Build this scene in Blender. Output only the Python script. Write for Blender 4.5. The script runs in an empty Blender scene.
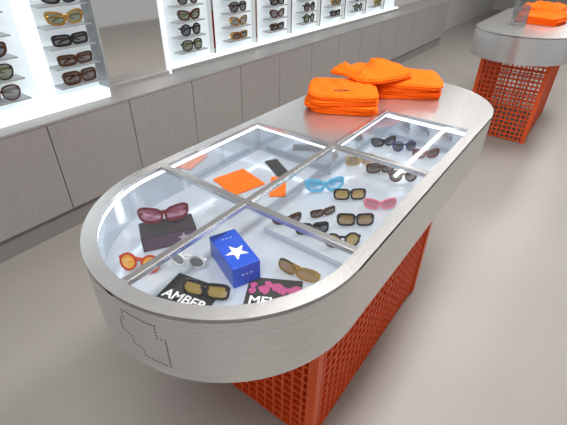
import bpy, bmesh, math, random
import numpy as np
from mathutils import Vector, Matrix, noise
S=0.45
ZT=2.543
scene=bpy.context.scene
col=scene.collection
random.seed(3)
# ---------- materials
def mat(name,color,rough=.5,metal=0,emis=None,es=0,noise_amt=0,noise_scale=20,bump=0,spec=None,stretch=None,alpha=None):
    m=bpy.data.materials.new(name); m.use_nodes=True
    nt=m.node_tree; b=nt.nodes['Principled BSDF']
    b.inputs['Base Color'].default_value=(*color,1); b.inputs['Roughness'].default_value=rough; b.inputs['Metallic'].default_value=metal
    if spec is not None: b.inputs['Specular IOR Level'].default_value=spec
    if emis: b.inputs['Emission Color'].default_value=(*emis,1); b.inputs['Emission Strength'].default_value=es
    if alpha is not None: b.inputs['Alpha'].default_value=alpha
    tc=nt.nodes.new('ShaderNodeTexCoord'); mp=nt.nodes.new('ShaderNodeMapping'); nz=nt.nodes.new('ShaderNodeTexNoise')
    nt.links.new(tc.outputs['Object'],mp.inputs['Vector']); nt.links.new(mp.outputs['Vector'],nz.inputs['Vector'])
    if stretch: mp.inputs['Scale'].default_value=stretch
    nz.inputs['Scale'].default_value=noise_scale; nz.inputs['Detail'].default_value=5
    rp=nt.nodes.new('ShaderNodeMapRange'); nt.links.new(nz.outputs['Fac'],rp.inputs['Value'])
    rp.inputs['From Min'].default_value=.3; rp.inputs['From Max'].default_value=.7
    rp.inputs['To Min'].default_value=1-noise_amt; rp.inputs['To Max'].default_value=1+noise_amt
    vm=nt.nodes.new('ShaderNodeVectorMath'); vm.operation='SCALE'; vm.inputs[0].default_value=color
    nt.links.new(rp.outputs['Result'],vm.inputs['Scale']); nt.links.new(vm.outputs['Vector'],b.inputs['Base Color'])
    if bump:
        bp=nt.nodes.new('ShaderNodeBump'); bp.inputs['Strength'].default_value=bump; bp.inputs['Distance'].default_value=.002
        nt.links.new(nz.outputs['Fac'],bp.inputs['Height']); nt.links.new(bp.outputs['Normal'],b.inputs['Normal'])
    return m
def glassmat(name,tint=(.95,.97,1),base=.04,edge=.8,power=4.0,rough=.02):
    m=bpy.data.materials.new(name); m.use_nodes=True; nt=m.node_tree; nt.nodes.clear()
    out=nt.nodes.new('ShaderNodeOutputMaterial'); tr=nt.nodes.new('ShaderNodeBsdfTransparent'); tr.inputs[0].default_value=(*tint,1)
    gl=nt.nodes.new('ShaderNodeBsdfGlossy'); gl.inputs['Roughness'].default_value=rough
    lw=nt.nodes.new('ShaderNodeLayerWeight'); lw.inputs[0].default_value=.5
    pw=nt.nodes.new('ShaderNodeMath'); pw.operation='POWER'; pw.inputs[1].default_value=power
    ma=nt.nodes.new('ShaderNodeMath'); ma.operation='MULTIPLY_ADD'; ma.inputs[1].default_value=edge; ma.inputs[2].default_value=base
    mx=nt.nodes.new('ShaderNodeMixShader')
    nt.links.new(lw.outputs['Facing'],pw.inputs[0]); nt.links.new(pw.outputs[0],ma.inputs[0]); nt.links.new(ma.outputs[0],mx.inputs[0])
    nt.links.new(tr.outputs[0],mx.inputs[1]); nt.links.new(gl.outputs[0],mx.inputs[2]); nt.links.new(mx.outputs[0],out.inputs[0])
    return m
M={}
M['floor']=mat('microcement_floor',(.375,.35,.325),.40,noise_amt=.035,noise_scale=1.2,bump=.02,spec=.4)
M['cab']=mat('greige_metallic_laminate',(.37,.355,.345),.38,.25,noise_amt=.05,noise_scale=60,stretch=(1,1,.1))
M['gap']=mat('dark_gap',(.05,.045,.04),.8)
M['kick']=mat('plinth_paint',(.24,.225,.215),.5,noise_amt=.03)
M['wall']=mat('wall_paint',(.5,.49,.48),.7,noise_amt=.02,noise_scale=3)
M['ceil']=mat('ceiling_paint',(.6,.6,.59),.8,noise_amt=.01)
M['steel']=mat('brushed_aluminium',(.70,.70,.70),.27,.88,noise_amt=.15,noise_scale=45,bump=.2,stretch=(.25,.25,14))
M['steeltop']=mat('brushed_aluminium_top',(.69,.69,.69),.27,.85,noise_amt=.10,noise_scale=45,bump=.08,stretch=(.3,12,1))
M['bar']=mat('polished_trim',(.70,.70,.71),.22,.92,noise_amt=.02)
M['tray']=mat('white_acrylic_added_glow',(.46,.50,.56),.12,.2,emis=(.82,.89,1),es=.12,noise_amt=.01,spec=.9)  # emission added in place of lamps inside the tray; risers share it
M['traywall']=mat('polished_wall_added_glow',(.52,.56,.61),.10,.8,emis=(.82,.9,1),es=.12,noise_amt=.04,noise_scale=40,stretch=(1,1,.1))  # faint emission added to polished walls, stands in for tray lighting
M['led']=mat('led_strip',(1,1,1),.5,emis=(.88,.94,1),es=3.4)
M['tube']=mat('ceiling_tube_light',(1,1,1),.5,emis=(1,.98,.95),es=9)
M['glass']=glassmat('clear_glass',(.96,.975,.98),.06,.5,2.8)
M['orange']=mat('orange_powder_coat',(.78,.092,.010),.42,noise_amt=.03)
M['cloth']=mat('orange_cotton',(.92,.155,.008),.85,noise_amt=.06,noise_scale=90,bump=.3,spec=.1)
M['ink']=mat('black_ink',(.02,.02,.02),.6)
M['dot']=mat('dark_perforation',(.03,.03,.03),.7)
M['white']=mat('white_print',(.85,.85,.85),.6)
M['lit']=mat('backlit_display_panel',(.5,.55,.57),.4,emis=(.86,.95,1),es=.46,noise_amt=.05,noise_scale=4)
M['litb']=mat('bright_backlit_strip',(.7,.75,.78),.4,emis=(.88,.96,1),es=.78,noise_amt=.01)
M['acry']=mat('grey_acrylic_shelf',(.36,.38,.39),.2)
M['edge']=mat('satin_metal_trim',(.45,.44,.43),.35,.6)
M['mirror']=mat('mirror_glass',(.72,.71,.69),.04,1)
# ---------- helpers
def box(bm,x0,x1,y0,y1,z0,z1):
    v=[bm.verts.new((x,y,z)) for z in (z0,z1) for y in (y0,y1) for x in (x0,x1)]
    for f in ((0,2,3,1),(4,5,7,6),(0,1,5,4),(2,6,7,3),(0,4,6,2),(1,3,7,5)): bm.faces.new([v[i] for i in f])
def mk(name,bm,m,parent=None,loc=(0,0,0),rot=(0,0,0),smooth=False,**kw):
    if isinstance(bm,bmesh.types.BMesh):
        bmesh.ops.recalc_face_normals(bm,faces=bm.faces)
        me=bpy.data.meshes.new(name); bm.to_mesh(me); bm.free()
        if smooth:
            for p in me.polygons: p.use_smooth=True
            try: me.set_sharp_from_angle(angle=math.radians(35))
            except Exception: pass
    else: me=bm
    if m is not None and not me.materials: me.materials.append(m)
    ob=bpy.data.objects.new(name,me); col.objects.link(ob); ob.location=loc; ob.rotation_euler=rot
    if parent: ob.parent=parent
    for k,v in kw.items(): ob[k]=v
    return ob
def empty(name,loc=(0,0,0),rot=(0,0,0),**kw):
    e=bpy.data.objects.new(name,None); e.empty_display_size=.1; col.objects.link(e); e.location=loc; e.rotation_euler=rot
    for k,v in kw.items(): e[k]=v
    return e
def mbox(name,b,m,parent=None,**kw):
    bm=bmesh.new(); box(bm,*b); return mk(name,bm,m,parent,**kw)
def bevbox(b,w=.01,seg=2):
    bm=bmesh.new(); box(bm,*b); bmesh.ops.bevel(bm,geom=bm.edges[:],offset=w,segments=seg,affect='EDGES',profile=.5); return bm
def stad(xa,xe,H,n=48):
    L=[(xa+H*math.cos(a),H*math.sin(a)) for a in np.linspace(math.pi/2,3*math.pi/2,n)]
    E=[(xe+H*math.cos(a),H*math.sin(a)) for a in np.linspace(-math.pi/2,math.pi/2,n)]
    return L+E
def filled(loops,z0,z1):
    cu=bpy.data.curves.new('tmp','CURVE'); cu.dimensions='2D'; cu.fill_mode='BOTH'; cu.extrude=(z1-z0)/2
    for L in loops:
        sp=cu.splines.new('POLY'); sp.points.add(len(L)-1)
        for i,p in enumerate(L): sp.points[i].co=(p[0],p[1],0,1)
        sp.use_cyclic_u=True
    ob=bpy.data.objects.new('tmp',cu); col.objects.link(ob)
    dg=bpy.context.evaluated_depsgraph_get(); me=bpy.data.meshes.new_from_object(ob.evaluated_get(dg))
    bpy.data.objects.remove(ob); me.transform(Matrix.Translation((0,0,(z0+z1)/2)))
    return me
def text_mesh(txt,size,ext=.0015,bold=.0):
    cu=bpy.data.curves.new('t','FONT'); cu.body=txt; cu.size=size; cu.extrude=ext; cu.offset=bold; cu.align_x='CENTER'; cu.align_y='CENTER'
    ob=bpy.data.objects.new('tmp',cu); col.objects.link(ob)
    dg=bpy.context.evaluated_depsgraph_get(); me=bpy.data.meshes.new_from_object(ob.evaluated_get(dg)); bpy.data.objects.remove(ob)
    return me
def ringwall(bm,L,z0,z1,closed=True):
    a=[bm.verts.new((x,y,z0)) for x,y in L]; b=[bm.verts.new((x,y,z1)) for x,y in L]
    n=len(L)
    for i in range(n if closed else n-1):
        j=(i+1)%n; bm.faces.new((a[i],a[j],b[j],b[i]))
def sweep(bm,pts,hw,hh):
    rings=[]
    n=len(pts)
    for i,p in enumerate(pts):
        p=Vector(p); t=(Vector(pts[min(i+1,n-1)])-Vector(pts[max(i-1,0)])).normalized()
        side=t.cross(Vector((0,0,1)))
        if side.length<1e-3: side=Vector((1,0,0))
        side.normalize(); up=side.cross(t).normalized()
        a=hw[i] if isinstance(hw,(list,tuple)) else hw; b=hh[i] if isinstance(hh,(list,tuple)) else hh
        ring=[]
        for k in range(8):
            an=math.pi/4*k+math.pi/8; cx=math.copysign(abs(math.cos(an))**.6,math.cos(an)); cz=math.copysign(abs(math.sin(an))**.6,math.sin(an))
            ring.append(bm.verts.new(p+side*a*cx+up*b*cz))
        rings.append(ring)
    for i in range(n-1):
        for k in range(8):
            l=(k+1)%8; bm.faces.new((rings[i][k],rings[i][l],rings[i+1][l],rings[i+1][k]))
    bm.faces.new(rings[0]); bm.faces.new(rings[-1])
# ---------- display table
XA,XE,HI=-.133,2.889,.905
B,C=1.245,2.39
T=.538
w=.027
X1,X2,YB=0.0,2.6,.70
def cellA(sgn):
    h=HI
    a_s=math.asin(w/h)
    return [(-w,sgn*h)]+[(XA+h*math.cos(a),sgn*h*math.sin(a)) for a in np.linspace(math.pi/2,math.pi-a_s,40)]+[(-w,sgn*w)]
def rect(x0,x1,y0,y1): return [(x0,y0),(x1,y0),(x1,y1),(x0,y1)]
cells=[cellA(1),cellA(-1),rect(w,B-w,w,HI),rect(w,B-w,-HI,-w),rect(B+w,C,-HI,-w)]
def grid_panel(bm,ax,a0,a1,fixed,z0,z1,cell=.108,bw=.024,dp=.055):
    n=max(1,round((a1-a0)/cell)); m=max(1,round((z1-z0)/cell))
    for i in range(n+1):
        a=a0+(a1-a0)*i/n
        if ax=='x': box(bm,a-bw/2,a+bw/2,fixed-dp/2,fixed+dp/2,z0,z1)
        else: box(bm,fixed-dp/2,fixed+dp/2,a-bw/2,a+bw/2,z0,z1)
    for i in range(m+1):
        z=z0+(z1-z0)*i/m
        if ax=='x': box(bm,a0,a1,fixed-dp/2+.002,fixed+dp/2-.002,z-bw/2,z+bw/2)
        else: box(bm,fixed-dp/2+.002,fixed+dp/2-.002,a0,a1,z-bw/2,z+bw/2)
TZ=ZT-.33
def make_table(loc,rotz,glazed,label):
    root=empty('display_table',loc,(0,0,rotz),label=label,category='display table',group='shop display tables')
    bm=bmesh.new(); O=stad(XA,XE,1,64); I=stad(XA,XE,.965,64)
    ringwall(bm,O,ZT-T,ZT-.004); ringwall(bm,I,ZT-T,ZT-.03)
    n=len(O)
    bm.verts.ensure_lookup_table()
    for i in range(n):
        j=(i+1)%n
        bm.faces.new((bm.verts[i],bm.verts[j],bm.verts[2*n+j],bm.verts[2*n+i]))
    mk('rim_band',bm,M['steel'],root,smooth=True)
    loops=[stad(XA,XE,1.0,64)]+(cells if glazed else [])
    mk('table_top',filled(loops,ZT-.03,ZT),M['steeltop'],root)
    mk('underside_panel',filled([stad(XA,XE,.96,48)],ZT-T+.02,ZT-T+.05),M['steeltop'],root)
    if glazed:
        for cll in cells: 
            bm=bmesh.new(); bm.faces.new([bm.verts.new((x,y,ZT-.012)) for x,y in cll]); bmesh.ops.triangulate(bm,faces=bm.faces)
            mk('glass_pane',bm,M['glass'],root,label='clear glass pane')
        for b in ((-w+.002,w-.002,-HI,HI,ZT-.04,ZT+.004),(XA-HI+.01,C,-w+.002,w-.002,ZT-.04,ZT+.003),(B-w+.002,B+w-.002,-HI,HI,ZT-.04,ZT+.004)):
            mk('glazing_bar',bevbox(b,.003,1),M['bar'],root,label='polished metal glazing bar')
        mk('tray_floor',filled([stad(XA,C-HI+.0,HI+.02,48)[:48]+[(C,-HI-.02),(C,-.0),(B,0),(B,HI+.02)]],TZ-.02,TZ),M['tray'],root,label='white display tray with added glow')
        L=[(C,0),(B,0),(B,HI+.02)]+stad(XA,0,HI+.02,48)[:48]+[(C,-HI-.02)]
        bm=bmesh.new(); ringwall(bm,L,TZ-.01,ZT-.032)
        mk('tray_wall',bm,M['traywall'],root,smooth=True,label='polished reflective tray side wall with added glow')
        Li=[(C-.012,-.012),(B-.012,-.012),(B-.012,HI+.008)]+stad(XA,0,HI+.008,48)[:48]+[(C-.012,-HI-.008)]
        bm=bmesh.new(); ringwall(bm,Li,ZT-.065,ZT-.04)
        mk('led_strip',bm,M['led'],root,label='white light strip under the rim')
        path=[(184,-.10),(197,-.12),(197,-.22),(200,-.22),(200,-.45),(190,-.43),(190,-.37),(186,-.36),(186,-.30),(182,-.28),(182,-.19),(184,-.18),(184,-.10)]
        bm=bmesh.new()
        for (a,z),(a2,z2) in zip(path,path[1:]):
            d=math.hypot(math.radians(a2-a),z2-z); k=max(1,int(d/.022))
            for i in range(k):
                t=i/k; an=math.radians(a+(a2-a)*t); zz=ZT+z+(z2-z)*t
                p=Vector((XA+1.001*math.cos(an),1.001*math.sin(an),zz)); tg=Vector((-math.sin(an),math.cos(an),0)); R=.0054
                bm.faces.new([bm.verts.new(p+tg*R*math.cos(b)+Vector((0,0,R*math.sin(b)))) for b in np.linspace(0,2*math.pi,9)[:-1]])
        mk('perforated_outline',bm,M['dot'],root,label='dashed stepped outline drilled in the rim')
    base=[('x',X1,X2,-YB),('x',X1,X2,YB),('y',-YB,YB,X1),('y',-YB,YB,X2)]
    z1=ZT-T+.02
    for ax,a0,a1,fx in base:
        bm=bmesh.new(); grid_panel(bm,ax,a0,a1,fx,.03,z1-.02); mk('grid_panel',bm,M['orange'],root,label='orange square-grid panel')
    for x in (X1,X2):
        for y in (-YB,YB): mbox('corner_post',(x-.045,x+.045,y-.045,y+.045,0,z1),M['orange'],root)
    return root
T1=make_table((0,0,0),0,True,'oval brushed aluminium display table with glazed tray, orange grid base')
T2=make_table((9.1,-.25,0),0,False,'oval brushed aluminium table holding orange shirts, orange grid base')
def riser(b,lab):
    mk('display_riser',bevbox(b,.006),M['tray'],None,label=lab,category='display riser',group='risers in the glazed tray')
riser((.13,2.3,-.84,-.05,TZ,TZ+.05),'low white acrylic riser under the rows of sunglasses')
riser((.30,1.18,.10,.86,TZ,TZ+.05),'low white acrylic riser under orange leaflets')
# ---------- sunglasses
def superell(cx,cz,a,b,e,n=28,tilt=0,drop=0):
    o=[]
    for t in np.linspace(0,2*math.pi,n,endpoint=False):
        x=math.copysign(abs(math.cos(t))**(2/e),math.cos(t))*a; z=math.copysign(abs(math.sin(t))**(2/e),math.sin(t))*b
        z+=tilt*x*(1 if z>0 else .4); x*=1+drop*(z/b)
        o.append((cx+x,cz+z))
    return o
GM={}
def gm(kind,colr,rough=.2,alpha=None):
    k=(kind,colr)
    if k not in GM:
        if kind=='frame': GM[k]=mat('frame_plastic_%d'%len(GM),colr,rough,spec=.6,alpha=alpha)
        elif kind=='metal': GM[k]=mat('frame_metal_%d'%len(GM),colr,.25,1)
        else:
            GM[k]=mat('lens_tint_%d'%len(GM),colr,.06,spec=.8,alpha=.84 if alpha is None else alpha)
    return GM[k]
meshcache={}
def glasses_meshes(style,folded):
    key=(style,folded)
    if key in meshcache: return meshcache[key]
    P=dict(square=(.235,.165,3.6,.0,.04,.05,.05),round=(.20,.19,2.0,0,0,.042,.0),cat=(.24,.15,2.6,.22,.10,.055,.02),rect=(.24,.13,4,.03,.03,.05,.02),aviator=(.23,.19,2.4,-.02,.12,.028,.08),shield=(.25,.13,2.6,.02,-.03,.035,.03))[style]
    a,b,e,tl,dr,th,br=P; cx=.27; zc=b+th
    out=[]
    bm=bmesh.new()
    kw_=.45 if style=='shield' else .22
    wrap=lambda x:kw_*x*x
    for sg in (-1,1):
        I=superell(0,0,a-th*.5,b-th*.5,e,tilt=tl,drop=dr); O=superell(0,0,a+th*.5,b+th*.5,e,tilt=tl,drop=dr)
        I=[(sg*(x+cx),z+zc) for x,z in I]; O=[(sg*(x+cx),z+zc) for x,z in O]
        d=.022
        vs=[[bm.verts.new((x,wrap(x)+yy,z)) for x,z in L] for L,yy in ((I,-d),(O,-d),(O,d),(I,d))]
        n=len(I)
        for r_ in range(4):
            q_=(r_+1)%4
            for i in range(n):
                j=(i+1)%n; bm.faces.new((vs[r_][i],vs[r_][j],vs[q_][j],vs[q_][i]))
    zb=zc+b*.35
    sweep(bm,[(-.09,.0,zb-.02),(-.04,-.008,zb+.015),(0,-.01,zb+.025),(.04,-.008,zb+.015),(.09,.0,zb-.02)],.02,th*.45)
    for sg in (-1,1): sweep(bm,[(sg*.44,wrap(.44),zb),(sg*.50,wrap(.5),zb+.005),(sg*.515,wrap(.5)+.05,zb+.005)],.022,.03)
    out.append(('front_frame',bm,'f'))
    for sg in (-1,1):
        bm=bmesh.new()
        I=superell(0,0,a-th*.45,b-th*.45,e,tilt=tl,drop=dr)
        c0=bm.verts.new((sg*cx,wrap(cx)-.012,zc))
        L=[bm.verts.new((sg*(x+cx),wrap(x+cx)+.0,z+zc)) for x,z in I]
        for i in range(len(L)): bm.faces.new((c0,L[i],L[(i+1)%len(L)]))
        out.append(('lens',bm,'l'))
    for sg in (-1,1):
        bm=bmesh.new(); y0=wrap(.5)+.04
        if folded:
            off=.03 if sg>0 else .07
            pts=[(sg*.51,y0,zb),(sg*.49,y0+off,zb-.01),(sg*.2,y0+off+.03,zb-.03),(-sg*.15,y0+off+.03,zb-.06),(-sg*.33,y0+off+.02,zb-.13)]
        else: pts=[(sg*.51,y0,zb),(sg*.50,y0+.3,zb-.01),(sg*.48,y0+.58,zb-.03),(sg*.47,y0+.68,zb-.08),(sg*.46,y0+.78,max(.02,zb-.22))]
        sweep(bm,pts,[.016]*5,[.04,.034,.03,.03,.022])
        out.append(('temple',bm,'f'))
    res=[]
    for nme,bm,k in out:
        bmesh.ops.recalc_face_normals(bm,faces=bm.faces); me=bpy.data.meshes.new(nme); bm.to_mesh(me); bm.free()
        for p in me.polygons: p.use_smooth=True
        try: me.set_sharp_from_angle(angle=math.radians(40))
        except Exception: pass
        res.append((nme,me,k))
    meshcache[key]=res
    return res
matmesh={}
def sunglasses(loc,rz,W,style,fm,lm,label,group,folded=False,tilt=0):
    root=empty('sunglasses',loc,(tilt,0,rz),label=label,category='sunglasses',group=group)
    for nme,me,k in glasses_meshes(style,folded):
        mm=fm if k=='f' else lm
        kk=(me.name,mm.name,round(W,3))
        if kk not in matmesh:
            m2=me.copy(); m2.transform(Matrix.Scale(W,4)); m2.materials.clear(); m2.materials.append(mm); matmesh[kk]=m2
        ob=bpy.data.objects.new(nme,matmesh[kk]); col.objects.link(ob); ob.parent=root
    return root
BLK=gm('frame',(.012,.011,.012)); TORT=gm('frame',(.07,.025,.01)); RED=gm('frame',(.13,.006,.014)); WHT=gm('frame',(.75,.75,.73)); LBL=gm('frame',(.12,.55,.82),.12,.85); NAVY=gm('frame',(.012,.03,.16)); PNK=gm('frame',(.70,.20,.27)); GOLD=gm('metal',(.7,.45,.13)); CREAM=gm('frame',(.5,.38,.2)); ORF=gm('frame',(.5,.05,.01))
lD=gm('lens',(.02,.02,.025)); lBr=gm('lens',(.06,.03,.02)); lG=gm('lens',(.16,.17,.18)); lY=gm('lens',(.42,.28,.06)); lO=gm('lens',(.80,.36,.01)); lB=gm('lens',(.12,.45,.7),.1,.6); lP=gm('lens',(.5,.16,.2)); lGr=gm('lens',(.10,.12,.05)); lV=gm('lens',(.30,.06,.12)); lGo=gm('lens',(.28,.17,.06))
G='sunglasses inside the glazed tray'
Rz=math.radians
R0=TZ+.052
sunglasses((-.38,.48,TZ+.142),Rz(-38),.34,'cat',RED,lV,'dark red cat-eye sunglasses with rose lenses on a box',G,True,-.35)
sunglasses((-.52,.10,TZ+.005),Rz(-66),.26,'round',WHT,lG,'white round-framed sunglasses standing beside the blue box',G,True)
sunglasses((-.76,.33,TZ+.005),Rz(-62),.30,'round',ORF,lO,'round sunglasses with vivid orange lenses and thin frame',G,True,-.4)
sunglasses((-.67,-.22,TZ+.02),Rz(-66),.30,'square',BLK,lY,'black square sunglasses with honey lenses on a magazine',G,True,-.25)
sunglasses((-.16,-.56,TZ+.016),Rz(-85),.30,'shield',GOLD,lGo,'gold wraparound sunglasses with amber lenses beside the magazine',G,True,-.4)
row=[((.26,-.19),-40,.21,'cat',TORT,lBr,'small tortoiseshell cat-eye sunglasses'),
((.27,-.42),-45,.23,'square',BLK,lD,'black square sunglasses with dark lenses'),
((.27,-.68),-48,.25,'round',BLK,lY,'black round sunglasses with honey lenses'),
((.53,-.36),-30,.20,'rect',TORT,lBr,'slim dark brown rectangular sunglasses'),
((.56,-.63),-52,.26,'square',BLK,lGo,'black square sunglasses with amber lenses'),
((.86,-.17),-42,.31,'cat',LBL,lB,'light blue translucent cat-eye sunglasses'),
((.87,-.41),-50,.25,'square',BLK,lY,'black square sunglasses with honey lenses'),
((.90,-.68),-50,.24,'cat',PNK,lP,'pink cat-eye sunglasses with rose lenses'),
((1.50,-.18),-38,.27,'square',CREAM,lGo,'cream square sunglasses with amber lenses'),
((1.48,-.41),-45,.25,'square',TORT,lBr,'tortoiseshell square sunglasses with brown lenses'),
((1.45,-.65),-50,.25,'round',TORT,lBr,'brown round sunglasses with brown lenses'),
((2.06,-.18),-36,.26,'cat',BLK,lD,'black cat-eye sunglasses with dark lenses'),
((2.08,-.40),-44,.25,'round',NAVY,lD,'navy blue round sunglasses with dark lenses'),
((2.06,-.64),-48,.25,'cat',RED,lBr,'dark red cat-eye sunglasses with brown lenses')]
for i,((x,y),rz,W,st,fm,lm,lab) in enumerate(row):
    sunglasses((x,y,R0+.004),Rz(rz),W*1.06,st,fm,lm,lab+' on the white riser',G,True,-.25)
# ---------- boxes & print
def star(R,r,z):
    bm=bmesh.new(); c0=bm.verts.new((0,0,z)); L=[bm.verts.new(((R if i%2==0 else r)*math.sin(i*math.pi/5),(R if i%2==0 else r)*math.cos(i*math.pi/5),z)) for i in range(10)]
    for i in range(10): bm.faces.new((c0,L[i],L[(i+1)%10]))
    return bm
blue=mat('cobalt_blue_card',(.02,.085,.55),.3); dusk=mat('charcoal_card',(.04,.036,.042),.5); pinkc=mat('dusky_mauve_card',(.12,.075,.11),.5); palep=mat('pale_pink_print',(.6,.45,.52),.6)
bb=empty('eyewear_box',(-.31,-.15,TZ),(0,0,Rz(-23)),label='cobalt blue eyewear box printed with a white star',category='box',group='eyewear boxes in the tray')
mk('box_body',bevbox((-.10,.10,-.20,.20,0,.17),.006),blue,bb)
mk('printed_star',star(.085,.034,0),M['white'],bb,loc=(0,-.05,.1715),rot=(0,0,.3))
mk('printed_lettering',text_mesh('- - -',.05),M['white'],bb,loc=(0,.12,.171))
mk('printed_lettering',text_mesh('- - -',.05),M['white'],bb,loc=(0,-.2012,.10),rot=(math.pi/2,0,0))
pb=empty('eyewear_box',(-.38,.46,TZ),(0,0,Rz(-32)),label='charcoal and mauve eyewear box printed with small stars',category='box',group='eyewear boxes in the tray')
mk('box_body',bevbox((-.2,.2,-.10,.10,0,.13),.006),dusk,pb)
mk('front_label',bevbox((-.19,.19,-.103,-.1005,.01,.12),.0005,1),pinkc,pb,label='mauve printed front')
mk('printed_star',star(.048,.02,0),palep,pb,loc=(.10,-.1035,.065),rot=(math.pi/2,0,0))
def magazine(loc,rz,txt,pic,lab,sx=.36,sy=.27):
    e=empty('magazine',loc,(0,0,rz),label=lab,category='magazine',group='magazines in the tray')
    mk('cover',bevbox((-sx/2,sx/2,-sy/2,sy/2,0,.012),.003,1),M['ink'],e)
    mk('title_lettering',text_mesh(txt,.10,.0005,.002),M['white'],e,loc=(-.0,-sy*.22,.0130))
    bm=bmesh.new(); 
    for i in range(26):
        x=random.uniform(-.42,.42)*sx; y=random.uniform(.03,.40)*sy; R=random.uniform(.012,.03); z=.0126+.00002*i
        bm.faces.new([bm.verts.new((x+R*math.cos(t)*(1+.3*math.sin(3*t)),y+R*math.sin(t),z)) for t in np.linspace(0,2*math.pi,10)[:-1]])
    mk('cover_picture',bm,pic,e)
magazine((-.69,-.10,TZ),Rz(-78),'AMBER',gm('frame',(.05,.05,.06)),'black magazine titled AMBER under honey-lens sunglasses')
magazine((-.37,-.54,TZ),Rz(-60),'MELLO',gm('frame',(.42,.08,.2)),'black magazine with pink flower picture titled MELLO',.36,.30)
def leaflet(loc,rz,sx,sy,m,lab,tilt=0,th=.012):
    mk('leaflet',bevbox((-sx/2,sx/2,-sy/2,sy/2,0,th),.003,1),m,None,loc=loc,rot=(tilt,0,rz),label=lab,category='leaflet',group='leaflets in the tray')
leaflet((.53,.56,R0),Rz(-15),.34,.36,M['cloth'],'square orange leaflet lying flat on the riser')
leaflet((.95,.42,R0),Rz(60),.40,.13,M['ink'],'narrow black leaflet lying on the white riser')
leaflet((.68,.22,R0),Rz(35),.34,.14,M['cloth'],'narrow orange leaflet lying on the white riser')
# ---------- shirts
def shirt(seed,lx,ly,th,messy,wob=.06):
    bm=bmesh.new(); N=96; rings=[]
    na=.25 if messy else .05
    def outline(t,sc):
        x=math.copysign(abs(math.cos(t))**.36,math.cos(t))*lx/2*sc; y=math.copysign(abs(math.sin(t))**.36,math.sin(t))*ly/2*sc
        k=1+wob*noise.noise(Vector((math.cos(t)*1.6,math.sin(t)*1.6,seed*3.1)))
        return x*k,y*k
    lev=12
    for k in range(lev+1):
        zz=k/lev; ins=1-.04*abs(math.cos(zz*math.pi*2))
        rg=[]
        for t in np.linspace(0,2*math.pi,N,endpoint=False):
            x,y=outline(t,ins); rg.append((x,y,zz*th*(.98+na*noise.noise(Vector((x*4,y*4,seed))))))
        rings.append(rg)
    for sc in (.96,.93,.88,.8,.7,.6,.5,.4,.3,.2,.1,.03):
        rg=[]
        for t in np.linspace(0,2*math.pi,N,endpoint=False):
            x,y=outline(t,sc)
            h=th*(.98+na*noise.noise(Vector((x*4,y*4,seed))))
            rid=1-abs(noise.noise(Vector((x*4+y*2.5,y*2.0-x,seed+5))))*2.2
            h+=messy*(.07*max(0,rid)**2+.04*noise.noise(Vector((x*9,y*7,seed+8)))+.02)*min(1,(1-sc)*4)
            rg.append((x,y,h))
        rings.append(rg)
    V=[[bm.verts.new(p) for p in rg] for rg in rings]
    for a,b in zip(V,V[1:]):
        for i in range(N): bm.faces.new((a[i],a[(i+1)%N],b[(i+1)%N],b[i]))
    bm.faces.new(V[0]); bm.faces.new(V[-1])
    return bm
def stack(cx,cy,z,rz,n,lx,ly,th,group,lab,seed,messy,mark=True):
    for i in range(n):
        top=i==n-1
        rr=random.Random(seed*7+i)
        e=empty('folded_shirt',(cx+rr.uniform(-.025,.025),cy+rr.uniform(-.025,.025),z+.002+i*th*1.03),(0,0,rz+rr.uniform(-.08,.08)),label=lab if not top else 'top '+lab,category='shirt',group=group)
        mk('shirt_body',shirt(seed+i,lx*rr.uniform(.95,1.03),ly*rr.uniform(.95,1.03),th,messy if top else 0),M['cloth'],e,smooth=True)
        if top and mark:
            bm=bmesh.new()
            for j in range(5): box(bm,-.085+j*.036,-.085+j*.036+.024,-.02,.02,0,.003)
            mk('printed_mark',bm,M['ink'],e,loc=(-.02,-.20,th+messy*.06),rot=(0,0,.1))
SG='folded orange shirts on the table'
stack(2.24,.48,ZT,Rz(-60),4,.78,.70,.05,SG,'folded orange cotton shirt in a pile on the table',10,.4)
stack(3.18,.13,ZT,Rz(-58),4,.86,.72,.043,SG,'folded orange cotton shirt in a pile on the table',30,.6,False)
e=empty('folded_shirt',(2.84,.42,ZT+.225),(0,0,Rz(-22)),label='loosely folded orange shirt draped over the pile',category='shirt',group=SG)
mk('shirt_body',shirt(77,.88,.60,.04,1.15,.28),M['cloth'],e,smooth=True)
SG2='folded orange shirts on the other table'
stack(10.2,-.35,ZT,Rz(-8),3,1.0,.95,.05,SG2,'folded orange cotton shirt piled on the other table',50,1,False)
stack(11.4,-.2,ZT,Rz(-5),4,1.1,.95,.05,SG2,'folded orange cotton shirt piled on the other table',60,1,False)
ho=empty('acrylic_holder',(9.4,-.0,ZT),(0,0,.4),label='clear acrylic holder standing beside the orange shirts',category='display holder')
HG=glassmat('clear_acrylic',(.85,.88,.9),.12,.6,2.5,.05)
for b in ((-.2,.2,-.12,-.11,0,.4),(-.2,.2,.11,.12,0,.5),(-.2,-.19,-.11,.11,0,.45),(.19,.2,-.11,.11,0,.45)): mbox('acrylic_panel',b,HG,ho)
mbox('holder_base',(-.2,.2,-.12,.12,0,.02),M['edge'],ho)
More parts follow.
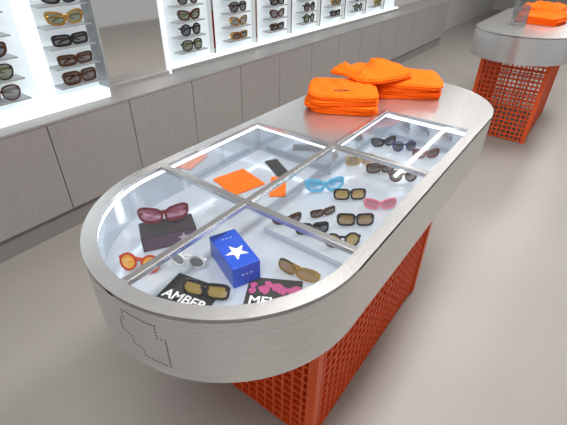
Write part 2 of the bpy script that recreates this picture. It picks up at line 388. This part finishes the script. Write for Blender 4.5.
# ---------- room
YW=4.366; ZC=1.867
def struct(name,b,m): return mbox(name,b,m,kind='structure')
struct('floor',(-8,34,-10,5.4,-.1,0),M['floor'])
struct('wall_left',(-8,34,5.4,5.5,0,7),M['wall'])
struct('wall_far',(33,33.1,-10,5.4,0,7),M['wall'])
struct('ceiling',(-8,34,-10,5.5,7,7.1),M['ceil'])
cm={}
def cached(name,b,m):
    if name not in cm:
        bm=bmesh.new(); box(bm,*b); bmesh.ops.recalc_face_normals(bm,faces=bm.faces); me=bpy.data.meshes.new(name); bm.to_mesh(me); bm.free(); me.materials.append(m); cm[name]=me
    return cm[name]
for i in range(-3,13):
    x0=.593+1.407*i
    cab=empty('cabinet',(x0,YW,0),label='greige handleless base cabinet under the backlit eyewear wall',category='cabinet',group='wall base cabinets')
    for nme,b,m in (('cabinet_body',(0.0,1.407,.02,.95,.387,ZC-.04),M['gap']),('door',(.008,1.399,0,.019,.395,ZC-.045),M['cab']),('plinth',(0,1.407,.10,.9,0,.385),M['kick'])):
        ob=bpy.data.objects.new(nme,cached(nme,b,m)); col.objects.link(ob); ob.parent=cab
XEND=.593+1.407*13
mbox('countertop',(-3.63,XEND,YW-.01,5.39,ZC-.035,ZC),M['cab'],None,label='long greige countertop running over the base cabinets',category='countertop')
WG='sunglasses on the backlit wall shelves'
def display(loc,parts,cols,label,y_sh,seed,W=.52):
    D=empty('backlit_display',loc,label=label,category='display shelving',group='backlit eyewear displays')
    for nme,b,m in parts: mbox(nme,b,m,D)
    rnd=random.Random(seed)
    styles=['square','cat','round','rect','aviator']
    fr=[(BLK,'black'),(BLK,'black'),(TORT,'tortoiseshell'),(BLK,'black'),(GOLD,'gold'),(TORT,'tortoiseshell')]
    ln=[(lD,'dark'),(lBr,'brown'),(lG,'grey'),(lGr,'green')]
    me=cached('shelf_%d'%seed,(-.36,.36,0,y_sh,-.02,0),M['acry'])
    for cx,zs in cols:
        for z in zs:
            ob=bpy.data.objects.new('shelf',me); col.objects.link(ob); ob.parent=D; ob.location=(cx-loc[0],0,z-loc[2])
            st=rnd.choice(styles); fm,fn=rnd.choice(fr); lm,lnm=rnd.choice(ln)
            sunglasses((cx,loc[1]+.03,z),0,W,st,fm,lm,'%s %s sunglasses with %s lenses on a lit shelf'%(fn,{'cat':'cat-eye'}.get(st,st),lnm),WG,True)
    return D
Z5=[2.18,2.46,2.74,3.02,3.30,3.58]
display((0,4.65,ZC),[('back_panel',(-3,1.88,.30,.34,0,4),M['lit']),('light_box',(-3,1.88,.02,.28,0,.14),M['litb']),('side_panel',(1.88,1.92,0,.34,0,4),M['acry']),('divider',(.88,1.0,.0,.3,.14,4),M['litb'])],
    [(.28,Z5),(1.46,Z5)],'backlit white eyewear display with light box and shelves',.28,5)
display((0,4.95,ZC),[('back_panel',(3.44,14.6,.26,.30,0,4),M['lit']),('light_box',(3.44,14.6,.06,.25,0,.1),M['litb']),('side_panel',(3.40,3.44,0,.30,0,4),M['litb']),('base_trim',(3.44,14.6,.03,.055,0,.06),M['edge'])]
    +[('divider',(4.815+1.43*k-.03,4.815+1.43*k+.03,.14,.26,.1,4),M['mirror']) for k in range(7)],
    [(4.1+1.43*k,Z5[:5]) for k in range(7)],'long backlit white eyewear display with rows of shelves',.24,6)
mr=empty('mirror',(0,0,0),label='tall wall mirror in a metal frame above the countertop',category='mirror')
mbox('mirror_panel',(1.98,3.36,5.0,5.03,ZC+.06,ZC+4),M['mirror'],mr)
mbox('mirror_frame',(1.95,3.39,4.96,5.04,ZC,ZC+.06),M['edge'],mr)
# ---------- lights
for x0,x1,y in ((9,20,2.0),(-6,4,1.2),(-6,20,-4.0)):
    mbox('ceiling_light',(x0,x1,y-.05,y+.05,6.92,7.0),M['tube'],None,label='slim linear ceiling light tube',category='ceiling light',group='linear ceiling lights')
def area(name,loc,sx,sy,e,colr=(1,1,1),rot=(0,0,0)):
    l=bpy.data.lights.new(name,'AREA'); l.shape='RECTANGLE'; l.size=sx; l.size_y=sy; l.energy=e; l.color=colr
    o=bpy.data.objects.new(name,l); col.objects.link(o); o.location=loc; o.rotation_euler=rot
for x in (-2,3,8,14,20): area('area_lamp',(x,-1.0,6.88),3.0,1.0,47,(1,.985,.96))
W=bpy.data.worlds.new('room_light'); scene.world=W; W.use_nodes=True
W.node_tree.nodes['Background'].inputs[0].default_value=(.99,.99,1,1); W.node_tree.nodes['Background'].inputs[1].default_value=.48
# ---------- camera
q=[-1.84993, -1.6861, 1.60203+ZT, 0.62907, 0.59816, 0.01565, 405.7779]
yaw,pitch,roll=q[3:6]
cy,sy=math.cos(yaw),math.sin(yaw); cp,sp=math.cos(pitch),math.sin(pitch)
f=np.array([cy*cp,sy*cp,-sp]); r=np.array([sy,-cy,0.0]); u=np.cross(r,f)
c,s=math.cos(roll),math.sin(roll)
r,u=c*r+s*u,-s*r+c*u
cam=bpy.data.cameras.new('camera'); co=bpy.data.objects.new('camera',cam); col.objects.link(co); scene.camera=co
cam.sensor_width=36; cam.lens=q[6]/567*36
co.matrix_world=Matrix([[r[0],u[0],-f[0],q[0]],[r[1],u[1],-f[1],q[1]],[r[2],u[2],-f[2],q[2]],[0,0,0,1]])
# ---------- global scale
done=set()
for o in list(bpy.data.objects):
    o.location=o.location*S
    if o.type=='MESH' and o.data.name not in done:
        done.add(o.data.name); o.data.transform(Matrix.Scale(S,4))
    if o.type=='LIGHT': o.data.size*=S; o.data.size_y*=S
cam.clip_start=.02
scene.view_settings.view_transform='Standard'
